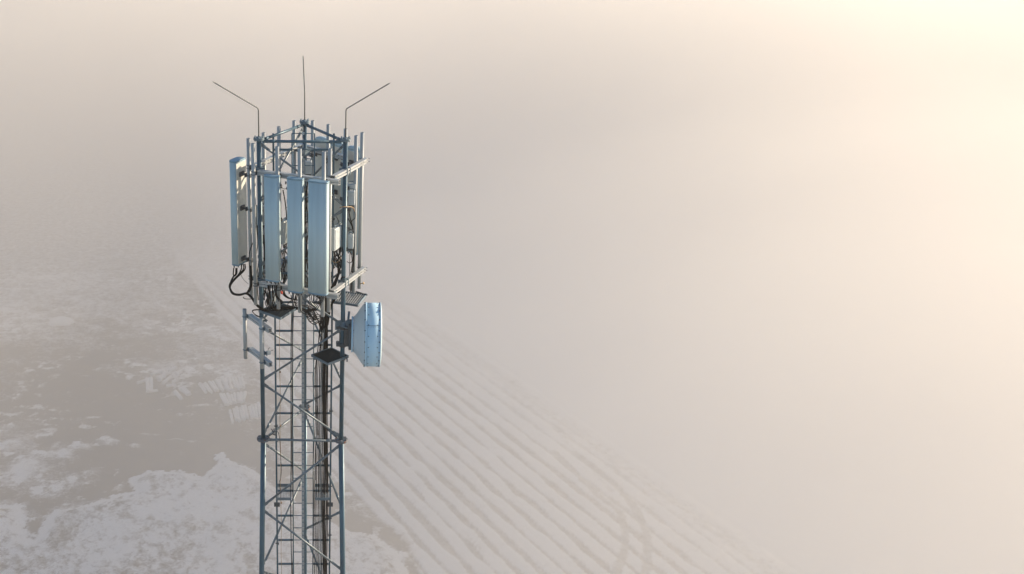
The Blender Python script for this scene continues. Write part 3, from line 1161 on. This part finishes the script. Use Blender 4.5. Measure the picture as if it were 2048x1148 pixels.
MB().lathe(dc, ax, [(X(1.441), .575), (X(1.444), 0.5975), (X(1.468), 0.5975), (X(1.47), .58)], 72).build('front_ring', M['dish'], dish)
MB().lathe(dc, ax, [(X(1.46), .600), (X(1.474), 0.590), (X(1.49), .50), (X(1.50), .30), (X(1.503), .02)], 72).build('radome', M['radome'], dish)
m = MB()
u0 = UP
v0 = ax.cross(UP)
for x, r_, kk, ph in ((1.215, 0.590, 18, 0), (1.40, 0.590, 18, 0), (1.150, 0.590, 18, .5), (1.440, 0.590, 18, .5)):
    for i in range(kk):
        a = 2 * math.pi * (i + ph) / kk + .16
        rad = u0 * math.cos(a) + v0 * math.sin(a)
        if x in (1.150, 1.440):
            m.lathe(dc + ax * X(x) + rad * r_, -ax, [(-.01, .010), (.012, .010)], 6)
        else:
            m.lathe(dc + ax * X(x) + rad * (r_ - .004), rad, [(0, .0095), (.010, .0095)], 6)
m.build('bolt', M['dark'], dish)
m = MB()
for a0 in (.98, 3.2, 5.4):
    rad = u0 * math.cos(a0) - v0 * math.sin(a0)
    tn = ax.cross(rad)
    m.box(dc + rad * .589 + ax * X(1.31), (.255, .010, .012), (ax, tn, rad))
    for i in range(5):
        m.lathe(dc + rad * .588 + tn * .028 + ax * X(1.215 + .0475 * i), rad, [(0, .006), (.008, .006)], 6)
m.build('seam', pbr('blue_seam', (.16, .24, .30), .5), dish)
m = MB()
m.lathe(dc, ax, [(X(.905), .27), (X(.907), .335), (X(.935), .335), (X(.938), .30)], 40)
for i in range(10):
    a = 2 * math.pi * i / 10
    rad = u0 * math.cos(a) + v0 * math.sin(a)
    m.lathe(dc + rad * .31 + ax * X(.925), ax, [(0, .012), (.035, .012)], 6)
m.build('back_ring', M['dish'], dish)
m = MB()
hx = leg_xy(1, dc.z)
m.box(Vector((.875, dc.y, dc.z)), (.075, .36, .47), None, .01)
m.box(Vector((.81, dc.y, dc.z - .01)), (.10, .20, .30), None, .01)
for dz in (-.19, .17):
    m.lathe(hx + UP * (dz - .04 - .01), UP, [(0, .05), (.003, .066), (.077, .066), (.08, .05)], 18)
    m.box(hx + UP * (dz - .01) + Vector((.0, .03, 0)), (.24, .16, .045), None, .005)
m.box(hx + UP * .0 + Vector((.04, .07, -.01)), (.20, .09, .34), None, .01)
for sx in (-.095, .10):
    for dz in (-.18, .16):
        m.tube(hx + Vector((sx, -.09, dz)), hx + Vector((sx, .12, dz)), .009, 6)
        m.lathe(hx + Vector((sx, -.07, dz)), (0, -1, 0), [(0, .018), (.014, .018)], 6)
m.build('mount', M['dark'], dish)
m = MB()
m.box(hx + Vector((-.045, -.065, .30)), (.035, .05, .03), None, .004)
m.tube(hx + Vector((-.05, -.09, .22)), hx + Vector((.30, -.03, .06)), .014, 8)
m.build('adjusting_rod', M['galv'], dish)

# ------------------------------------------------------------------ gratings


def quad_plate(name, cs, z, label, bars, mat, rimmat, th=.03, group='small grating platforms', dark=False):
    cs = [Vector((c.x, c.y, z)) for c in cs]
    mid = sum(cs, Vector()) / 4
    t = empty(name, (mid.x, mid.y, z), label, 'platform', group)
    m = MB()
    for a, b in zip(cs, cs[1:] + cs[:1]):
        m.bar(a, b, .012, .045, UP)
    m.build('rim', rimmat, t)
    m = MB()
    for i in range(1, bars):
        f = i / bars
        a, b = cs[0].lerp(cs[1], f), cs[3].lerp(cs[2], f)
        m.bar(a, b, .010 if not dark else .006, .026, UP)
    k = bars if dark else 2
    for i in range(1, k):
        f = i / k
        a, b = cs[0].lerp(cs[3], f), cs[1].lerp(cs[2], f)
        m.bar(a - UP * .016, b - UP * .016, .006, .010, UP)
    m.build('grating', mat, t)
    return t, cs


zg = ZT - 3.22
g1, cs = quad_plate('grating_platform', [at_z(x, y, zg) for x, y in ((517.4, 621.7), (561, 607.5), (593, 617.3), (561, 637.3))], zg,
                    'small dark grating platform on the left front leg, draped with black cables', 11, M['grate_dark'], M['galv'])
zg = ZT - 3.30
g2, cs = quad_plate('grating_platform', [at_z(x, y, zg) for x, y in ((677, 583), (733, 589.5), (715, 611.4), (666, 603.5))], zg,
                    'small grating platform with sunlit slats above the white dish', 12, M['rail'], M['galv'])
m = MB()
m.box(sum(cs, Vector()) / 4 - UP * .028, ((cs[1] - cs[0]).length * .93, (cs[2] - cs[1]).length * .93, .006), (nrm(cs[0], cs[1]), UP.cross(nrm(cs[0], cs[1])), UP))  # dark plate added below, its colour gives the gaps between slats their shade
m.build('slat_shade_plate', M['mesh_dark'], g2)
m = MB()
L = leg_xy(1, ZT - 3.50)
m.lathe(L - UP * .085, UP, [(0, .046), (.002, .058), (.168, .058), (.17, .046)], 18)
for sx in (-1, 1):
    m.box(L + Vector((sx * .10, -.02, 0)), (.085, .016, .17), None, .004)
    m.box(L + Vector((sx * .10, .03, 0)), (.085, .016, .17), None, .004)
    for dz in (-.055, 0, .055):
        m.tube(L + Vector((sx * .10, -.055, dz)), L + Vector((sx * .10, .06, dz)), .010, 6)
m.bar(L + Vector((.10, .04, .085)), L + Vector((.12, .22, .17)), .04, .04, UP)
m.build('leg_clamp', M['galv'], g2)
m = MB()
m.path(cr([at_z(712, 583, zg + .03), at_z(722, 586, zg + .05), at_z(729, 588, zg + .02), at_z(734.5, 590, zg + .02)], 5), .012, 8)
m.build('hinge_bar', M['dark'], g2)
zg = ZT - 4.14
g3, cs = quad_plate('grating_platform', [at_z(x, y, zg) for x, y in ((622.7, 711), (662, 696.5), (697, 713), (656, 728.6))], zg,
                    'black fine-meshed platform on the right front leg below the dish', 24, M['mesh_dark'], M['galv'], dark=True)
m = MB()
m.box(sum(cs, Vector()) / 4 - UP * .012, (.43, .43, .006), (nrm(cs[0], cs[1]), nrm(cs[1], cs[2]), UP))
m.build('fine_mesh', M['mesh_dark'], g3)
m = MB()
L = leg_xy(1, zg - .03)
m.lathe(L - UP * .03, UP, [(0, .046), (.002, .06), (.05, .06), (.052, .046)], 18)
for sx in (-.02, .09):
    m.tube(L + Vector((sx, -.09, .0)), L + Vector((sx, .1, .0)), .008, 6)
m.box(L + Vector((.085, -.02, .0)), (.02, .16, .06), None, .003)
m.bar(L + Vector((-.05, 0, -.02)), sum(cs, Vector()) / 4 - UP * .04, .05, .05, UP)
m.build('leg_clamp', M['dark'], g3)

# ------------------------------------------------------------------ empty bracket with two short pipes on the left front leg
rs, rn = Vector((.51, -.86, 0)), Vector((-.86, -.51, 0))
L0 = Vector((-.75, -.43, 0))
eb = empty('pipe_bracket', (-.84, -.48, ZT - 4.3), 'empty bracket of two short pipes and two rails on the left front leg', 'pipe bracket')
for (s0, z0, z1) in ((.30, ZT - 4.22, ZT - 3.225), (-.345, ZT - 4.28, ZT - 3.275)):
    q = L0 + rn * .185 + rs * s0
    m = MB()
    A = m.ring(q + UP * z0, Vector((1, 0, 0)), Vector((0, 1, 0)), .037, 20)
    B = m.ring(q + UP * z1, Vector((1, 0, 0)), Vector((0, 1, 0)), .037, 20)
    C_ = m.ring(q + UP * z1, Vector((1, 0, 0)), Vector((0, 1, 0)), .032, 20)
    D_ = m.ring(q + UP * (z1 - .3), Vector((1, 0, 0)), Vector((0, 1, 0)), .032, 20)
    m.cap(A, True)
    m.bridge(A, B)
    m.bridge(B, C_)
    m.bridge(C_, D_)
    m.cap(D_)
    m.build('pipe', M['pipe'], eb)
for z in (ZT - 3.42, ZT - 4.10):
    c = L0 + rn * .095 + UP * z
    MB().prism(CH, c - rs * .30, c + rs * .47, rn, UP, .007).build('rail', M['rail'], eb)
    for s0 in (.30, -.345):
        m = MB()
        q = L0 + rn * .185 + rs * s0
        ubolt(m, q, rn, rs, .037, .12, z)
        m.lathe(q + UP * (z - .012), UP, [(0, .037), (.001, .041), (.023, .041), (.024, .037)], 20)
        m.box(q - rn * .045 + UP * z, (.014, .10, .08), (rn, rs, UP), .003)
        m.build('clamp', M['galv'], eb)
    m = MB()
    Lq = leg_xy(0, z)
    m.lathe(Lq - UP * .03, UP, [(0, .045), (.002, .056), (.058, .056), (.06, .045)], 18)
    for ss in (-.065, .065):
        m.tube(Lq - rn * .09 + rs * ss, Lq + rn * .09 + rs * ss, .008, 6)
        m.lathe(Lq - rn * .075 + rs * ss, -rn, [(0, .014), (.012, .014)], 6)
    m.box(Lq - rn * .062, (.016, .16, .06), (rn, rs, UP), .003)
    m.build('leg_clamp', M['galv'], eb)
jb = at_y(537, 705, -.40)
t = empty('junction_box', jb - UP * .05, 'tiny grey junction box with two whiskers by the empty pipe bracket', 'junction box')
MB().box(jb, (.075, .06, .075), (Vector((.9, .4, 0)).normalized(), Vector((-.4, .9, 0)).normalized(), UP), .006).build('housing', M['radio'], t)
m = MB()
m.path(cr([jb + Vector((.03, 0, .03)), jb + Vector((.06, 0, .04)), jb + Vector((.09, -.02, .06))], 4), .004, 6)
m.path(cr([jb + Vector((-.01, 0, .035)), jb + Vector((.0, 0, .08)), jb + Vector((.03, 0, .10))], 4), .004, 6)
m.build('wire', M['cable'], t)
# ------------------------------------------------------------------ feeder cables down the tray
FEED = [(627.0, 1.4, 'cable_brown'), (630.0, 1.7, 'cable'), (632.8, 1.5, 'cable_brown'), (636.6, 2.0, 'cable'), (639.2, 1.6, 'cable_grey'), (641.6, 2.0, 'cable_grey'),
        (644.2, 2.0, 'cable'), (646.8, 2.2, 'cable_brown'), (649.3, 3.4, 'cable'), (652.6, 2.6, 'cable_brown'), (655.0, 2.0, 'cable')]
GF = 'black feeder cables down the mast'
zs = [ZT - 3.6, ZT - 4.6, ZT - 5.6, ZT - 6.6, ZT - 7.6, ZT - 8.6, ZT - 9.6, ZT - 12, ZT - 18, ZT - 26, 2.0]
for i, (px, w, mt) in enumerate(FEED):
    x0 = at_y(px, 1000, LY - .05).x
    yy = LY - .045 - .022 * (i % 3) - .006 * w
    pts = []
    top = at_y(642 + i * 1.35, 640 - (i * 37) % 60, yy - .02)
    up2 = at_y(634 + i * 2.6 + 5 * math.sin(i * 2.1), 560 - (i * 23) % 70, yy + .25)
    pts += [up2, top]
    for j, z in enumerate(zs[1:]):
        spread = 1.0 if j > 1 else .82
        pts.append(Vector((.36 + (x0 - .36) * spread + .006 * math.sin(i * 5.1 + j * 2.3), yy + .004 * math.sin(i * 3.3 + j), z)))
    o = MB().path(cr(pts, 6), w * .5 / 103, 8).build('feeder_cable', M[mt], None, pts[-1])
    tag(o, 'feeder cable in the dark bundle running down right of the ladder', 'cable', GF)
for px, w in ((581.3, 1.9), (584.6, 1.5)):
    x0 = at_y(px, 800, LY - .03).x
    pts = [at_y(px + 14, 575, -.2), at_y(px + 6, 610, -.15), at_y(px + 1.5, 650, LY - .05)]
    pts += [Vector((x0 + .008 * math.sin(z * 1.7 + px), LY - .04, z)) for z in zs[2:]]
    o = MB().path(cr(pts, 6), w * .5 / 103, 8).build('feeder_cable', M['cable'], None, pts[-1])
    tag(o, 'one of two black feeder cables along the left ladder stile', 'cable', 'feeder cables at the left ladder stile')
# thin wandering pair beside the right stile
for k_, pxs in enumerate(([(634, 705), (631, 730), (625.5, 752), (628, 790), (634, 812), (636, 870)], [(633, 715), (630, 740), (629.5, 770), (631, 800), (633, 850), (632, 900), (631, 960)])):
    pts = [at_y(x, y, -.12) for x, y in pxs]
    tag(MB().path(cr(pts, 6), .0042, 6).build('thin_wire', M['cable'], None, pts[-1]),
        ('thin black wire bowing left of the right ladder stile below the black platform', 'thin black wire hanging straighter beside the right ladder stile')[k_], 'wire')

# ------------------------------------------------------------------ jumper cables


def jumper(pts, w, mat, label, group, n=8):
    P = [at_y(x, y, Y) for x, y, Y in pts]
    o = MB().path(cr(P, n), w * .5 / 113, 8).build('jumper_cable', M[mat], None, P[0])
    return tag(o, label, 'cable', group)


def wob(i, a):
    return a * math.sin(i * 2.39 + 1.0)


# loop under the left panel
g = 'loop of jumper cables under the left panel'
for i in range(6):
    x0 = (467.5, 472, 474, 483, 487, 490)[i]
    y0 = 536 if i < 3 else 528
    o = i - 2.5
    jumper([(x0, y0, -.12), (x0 - 1.0, y0 + 12, -.14), (466 + wob(i, 1.5) + (4 if i > 2 else 0), 556 + o, -.18), (460.2 + o * .45, 570 + o * .4, -.2), (461.2 + o * .4, 580, -.22), (467 + o * .5, 587.5 - o * .3, -.25),
            (479 + o * .2, 589.5 - o * .5, -.3), (493 + o * .2, 587 - o * .4, -.4), (503 + o * .3, 595 - o * .4, -.48), (513 + o * .4, 609 - o * .4, -.52), (527 + o * .3, 620 - o * .5, -.5),
            (545, 623 - o * .6, -.42), (567, 619 - o * .7, -.40), (592, 617 - o * .6, -.35), (612, 622 + o, -.2), (630 + o, 640, -.1)], 2.6, 'cable',
           'black jumper cable in the round loop hanging under the left panel', g)
jumper([(480, 540, -.2), (482, 550, -.25), (488, 560, -.3), (497, 568, -.35)], .8, 'cable', 'thin black wire sagging right of the loop under the left panel', None)
jumper([(506, 485, -.5), (503, 492, -.5), (499, 505, -.5), (498, 520, -.48), (500, 545, -.45), (501, 565, -.45), (502, 578, -.45), (497, 586, -.4)], 1.7, 'cable', 'black cable taped along the leftmost thin pipe beside the left panel', None)
for i in range(3):
    jumper([(499.5 + i * 1.4, 531, -.4), (500 + i * 1.6, 548, -.42), (501 + i * 1.3, 562, -.45), (500 + i * 1.5, 572 + i, -.45), (495 + i, 583, -.42), (490 + i, 588, -.4)], 2.2, 'cable',
           'black cable hanging behind the left front pipe into the round loop', 'black cables behind the left front pipe')
jumper([(488, 594, -.45), (487, 596, -.46), (493, 598, -.45), (502, 598, -.42)], 1.6, 'cable', 'stub of black cable below the round loop, lying level', None)
for i in range(2):
    jumper([(526, 619 + i, -.52), (513, 619 + i, -.58), (505, 621 + i, -.60), (508, 627, -.60), (514, 631 + i * 1.5, -.58), (519, 633 + i, -.55)], 1.7, 'cable',
           'black cable end hooked out to the left below the draped grating', 'cable ends hooked out left of the grating')
# under the shortest front panel
g = 'jumper cables under the shortest front panel'
for i in range(8):
    x0 = 535.5 + i * 2.7
    o = i - 3.5
    jumper([(x0, 570, -1.0), (x0 + wob(i, 1.5), 579, -1.0), (x0 + 1.5 + wob(i, 3), 592, -.9), (535 + i * 3.4 + (6 if i > 4 else 0), 604, -.75), (538 + i * 2.2, 614 + wob(i, 2), -.6), (548 + i, 620 + wob(i, 1.5), -.5),
            (566 + o, 616.5 + o * .6, -.42), (582 + o, 615.5 + o * .5, -.36), (598, 616.5 + o * .4, -.3), (614 + o * .3, 621 + o * .5, -.25), (632 + o * .3, 619 + o * .4, -.18), (643 + o * .4, 624 + o * .4, -.12), (648 + o, 645, -.10)], 2.3, 'cable',
           'black jumper cable dropping from the shortest front panel onto the grating', g)
for i in range(3):
    jumper([(529 + i * 3, 568, -.55), (528 + i * 3, 580, -.55), (533 + i * 2.5 + wob(i, 2), 592, -.55), (531 + i * 3, 606, -.5), (536 + i * 3, 618, -.45)], 1.9, 'cable',
           'black cable in the knot between the left front leg and grating', 'knot of black cables at the left front leg')
# under the middle and widest panels: they fall, loop and gather into the bundle
g = 'jumper cables under the middle front panel'
for i in range(4):
    x0 = 582 + i * 5.2
    dip = (612, 606, 622, 630, 636, 640)[i]
    jumper([(x0, 590, -1.15), (x0 + wob(i, 1.5), 600, -1.12), (x0 + (-4 if i < 2 else 2 * i - 2), dip - 8, -.95), (600 + i * 5.5 if i > 1 else x0 - 3 + i * 6, dip, -.7), (618 + i * 3, 612 + i * 6, -.45), (632 + i * 2, 630 + i * 5, -.2), (641 + i * 1.6, 660, -.1)],
           1.6, 'cable', 'black jumper cable falling from the middle front panel towards the bundle', g)
g = 'jumper cables under the widest front panel'
for i in range(8):
    x0 = 619 + i * 4.1
    sw = (613, 611, 612.5, 615, 618, 621, 625, 630)[i]
    lo = (632, 636, 641, 645, 647, 644, 636, 628)[i]
    jumper([(x0, 591, -1.3), (x0 + wob(i, 1), 599, -1.27), (x0 - 3 - i * .6, 608, -1.15), (sw + 4, 622 - i * .5, -.95), (sw, lo - 10, -.85), (sw + 4, lo - 2, -.75), (sw + 11, lo + 2, -.6), (sw + 20, lo - 3, -.42), (641 + i, 634 + i * 2, -.28), (645 + i * 1.3, 665, -.11)],
           1.5, ('cable', 'cable', 'cable', 'cable')[i % 4], 'thin black jumper swinging below the widest front panel in a bunched loop', g)
# cables inside the head
g = 'black cables inside the mast head'
for i in range(9):
    a = (566 + i * 10.5, 380 + (i * 67) % 120)
    dep = .25 + .1 * wob(i, 1)
    jumper([(a[0], a[1], dep), (a[0] + wob(i, 6), a[1] + 30, dep), (a[0] + wob(i + 3, 8), a[1] + 70, dep + .1), (a[0] + wob(i + 5, 9), min(a[1] + 120, 560), dep), (640 + i * 1.6, 588, .1), (644 + i, 640, -.08)], 2.4, 'cable',
           'black cable wandering through the shaded inside of the mast head', g)
g = 'cables beside the right front leg'
for i, P in enumerate(([(697, 416, -.15), (699, 430, -.15), (703, 446, -.12), (706, 458, -.1), (707, 475, -.1), (708, 510, -.08), (706, 540, -.05), (703, 560, 0), (702, 582, .05)],
                       [(696, 437, -.15), (701, 446, -.13), (705, 457, -.1), (706.5, 480, -.1), (706, 520, -.1), (702, 545, -.1), (701, 583, .02)],
                       [(700, 502, -.2), (703, 512, -.2), (704, 522, -.2), (699.5, 526, -.2), (694, 523, -.2)],
                       [(700, 500, -.22), (699.5, 526, -.22), (699, 553, -.2), (698.5, 580, -.05)],
                       [(705, 412, -.2), (710, 425, -.18), (710, 436, -.18), (705, 440, -.16), (703.5, 443, -.15)],
                       [(667, 430, -.45), (673, 434, -.45), (677, 442, -.45), (678.5, 450, -.45)])):
    jumper(P, (2.6, 2.2, 1.5, 1.3, 1.7, 1.4)[i], 'cable', 'black cable looping beside the right front leg under the slim radio units', g)
jumper([(679, 415.5, -.55), (685, 413.8, -.55), (693, 413.5, -.52), (703, 414, -.4), (707.5, 417, -.3), (709, 422, -.2)], 2.0, 'cable_tan', 'tan cable crossing the right front leg below a slim radio unit', None)
g = 'tangle of cables under the sunlit radio unit'
for i in range(9):
    x0 = 667 + i * 2.1
    jumper([(x0, 500 - i * .8, -.5), (x0 + wob(i, 2), 508, -.5), (668 + (i * 5) % 17, 518 + wob(i, 4), -.48), (672 + (i * 7) % 12, 528 + wob(i, 5), -.42), (680 - i * .6, 540 + i, -.35), (676 - i, 556 + i, -.3), (668 - i, 580, -.25), (657 - i * .4, 612, -.2), (653 - i * .5, 650, -.11)],
           1.9, ('cable', 'cable', 'cable_brown', 'cable')[i % 4], 'black cable in the tangle under the sunlit flat radio unit', g)
jumper([(664.5, 521, -.56), (667, 524, -.57), (672, 525, -.57), (678, 522, -.55), (682, 514, -.52)], 1.1, 'cable_tan', 'pale tan cable sagging in the tangle under the sunlit radio unit', None)
for i in range(3):
    jumper([(690 - i * 3, 553, -.5), (684 - i * 2, 566, -.45), (679 - i * 2, 580, -.4), (672 - i * 2, 596 + i, -.35), (662 - i, 615, -.3), (656 - i, 650, -.11)], 2.4, 'cable', 'black cable sweeping down inside the lower right rail to the bundle', 'cables sweeping down inside the right rail')
jumper([(700, 565, -.0), (697, 568, -.1), (694, 566, -.2)], 1.5, 'cable', 'short black cable end behind the lower right rail', None)

g = 'black cables hanging behind the gaps of the front panels'
for i in range(12):
    x0 = (611, 613, 615, 616.5, 565, 567.5, 569, 516, 519, 527, 513.5, 529)[i]
    y0 = (372, 395, 360, 430, 500, 470, 520, 372, 395, 440, 410, 470)[i]
    Y0 = (.05, .1, .0, .12, .1, .15, .1, -.30, -.32, -.34, -.30, -.36)[i]
    L_ = (575 if i < 7 else 600) - y0
    P = [(x0 + wob(i * 3 + j, 2.2), y0 + L_ * j / 5, Y0 + .03 * math.sin(i + j)) for j in range(6)]
    if i < 7:
        P += [(x0 + (26 if x0 > 600 else 10), 596, .05), (642 + i, 612, -.02), (645 + i, 655, -.1)]
    jumper(P, (2.2, 1.8, 2.4)[i % 3], 'cable', 'black cable hanging in the shade behind the gaps of the front panels', g)
for i in range(26):
    m = MB()
    x = (613.5, 566, 521, 575, 670, 700)[i % 6] + rng.uniform(-4, 4)
    y = rng.uniform(365, 560)
    c = at_y(x, y, (.05, .12, -.33, .3, -.35, -.05)[i % 6])
    m.box(c, (rng.uniform(.02, .05), .04, rng.uniform(.03, .08)), None, .004)
    m.path(cr([c, c + Vector(rng.uniform(-.08, .08, 3)), c + Vector(rng.uniform(-.12, .12, 3))], 4), .006, 6)
    tag(m.build('cable_clip', M['dark'], None), 'small dark cable clip with a short pigtail inside the mast head', 'cable clip', 'dark cable clips inside the mast head')

# ------------------------------------------------------------------ timber under snow, far below on the left


def log(px0, px1, r, label, group, lift=.0):
    a, b = at_z(px0[0], px0[1], r + lift), at_z(px1[0], px1[1], r + lift)
    m = MB()
    d = nrm(a, b)
    N = 7
    pts = [a.lerp(b, i / (N - 1)) + Vector((rng.uniform(-.02, .02), rng.uniform(-.02, .02), rng.uniform(-.015, .015))) for i in range(N)]
    m.path(pts, r, 12, r * rng.uniform(.82, .98))
    o = m.build('snowy_log', M['log'], None, (a + b) / 2 - UP * (r + lift))
    return tag(o, label, 'log', group)


def logs(row, n, r, label, group):
    """row: far-left, far-right, near-left, near-right picture corners of one row of logs"""
    for i in range(n):
        f = (i + .5 + rng.uniform(-.18, .18)) / n
        fa = (row[0][0] + (row[1][0] - row[0][0]) * f, row[0][1] + (row[1][1] - row[0][1]) * f + rng.uniform(-2.5, 2.5))
        fb = (row[2][0] + (row[3][0] - row[2][0]) * (f + rng.uniform(-.02, .02)), row[2][1] + (row[3][1] - row[2][1]) * f + rng.uniform(-2.5, 2.5))
        log(fa, fb, r * rng.uniform(.85, 1.2), label, group)


logs(((395, 768), (487, 753), (409, 784), (492, 776)), 14, .15, 'snow-covered log in the longest and farthest of three rows', 'far row of snowy logs')
logs(((438, 791), (493, 786), (450, 812), (489, 801)), 8, .145, 'snow-covered log in the short middle row of three', 'middle row of snowy logs')
logs(((457, 820), (520, 808), (463, 845), (524, 833)), 10, .15, 'snow-covered log in the nearest row beside the left mast leg', 'near row of snowy logs')
g = 'snowy logs tumbled in a heap'
for a, b in (((275, 766), (300, 757)), ((294, 758), (296, 782)), ((302, 757), (303, 781)), ((303, 750), (325, 742)), ((318, 760), (330, 745)), ((326, 766), (342, 753)), ((338, 742), (352, 735)), ((345, 748), (358, 744)),
             ((345, 750), (356, 758)), ((352, 748), (362, 742)), ((332, 772), (352, 770)), ((322, 752), (340, 745)), ((312, 755), (330, 752)), ((346, 765), (350, 760)), ((351, 783), (362, 797)), ((360, 777), (377, 790)), ((366, 775), (380, 788)), ((292, 783), (316, 781))):
    log(a, b, .16 * rng.uniform(.85, 1.25), 'snow-covered log in the tumbled heap left of the three rows', g, rng.uniform(0, .35))

# a low heap under smooth snow
c = at_z(122, 646, 0)
m = MB()
N = 28
rows = []
for j in range(8):
    f = j / 7
    ring = []
    for i in range(N):
        a = 2 * math.pi * i / N
        e = 1 + .16 * math.sin(a * 2 + .6) + .07 * math.sin(a * 5)
        rx, ry = 1.15 * e, 1.05 * e
        k2 = math.cos(f * math.pi / 2)
        sx = .25 * f
        pk = .35 * max(0, math.cos(a + .55)) ** 4 * (1 - f)
        ring.append(m.bm.verts.new(c + Vector(((rx + pk) * k2 * math.cos(a) - sx, ry * k2 * math.sin(a) + sx * .3, .62 * math.sin(f * math.pi / 2) + .03))))
    rows.append(ring)
for p, q in zip(rows[:-1], rows[1:]):
    m.bridge(p, q)
m.cap(rows[-1])
m.cap(rows[0], True)
tag(m.build('snow_heap', M['snow'], None, c), 'smooth pointed heap under fresh snow on the thawed ground far left', 'heap')
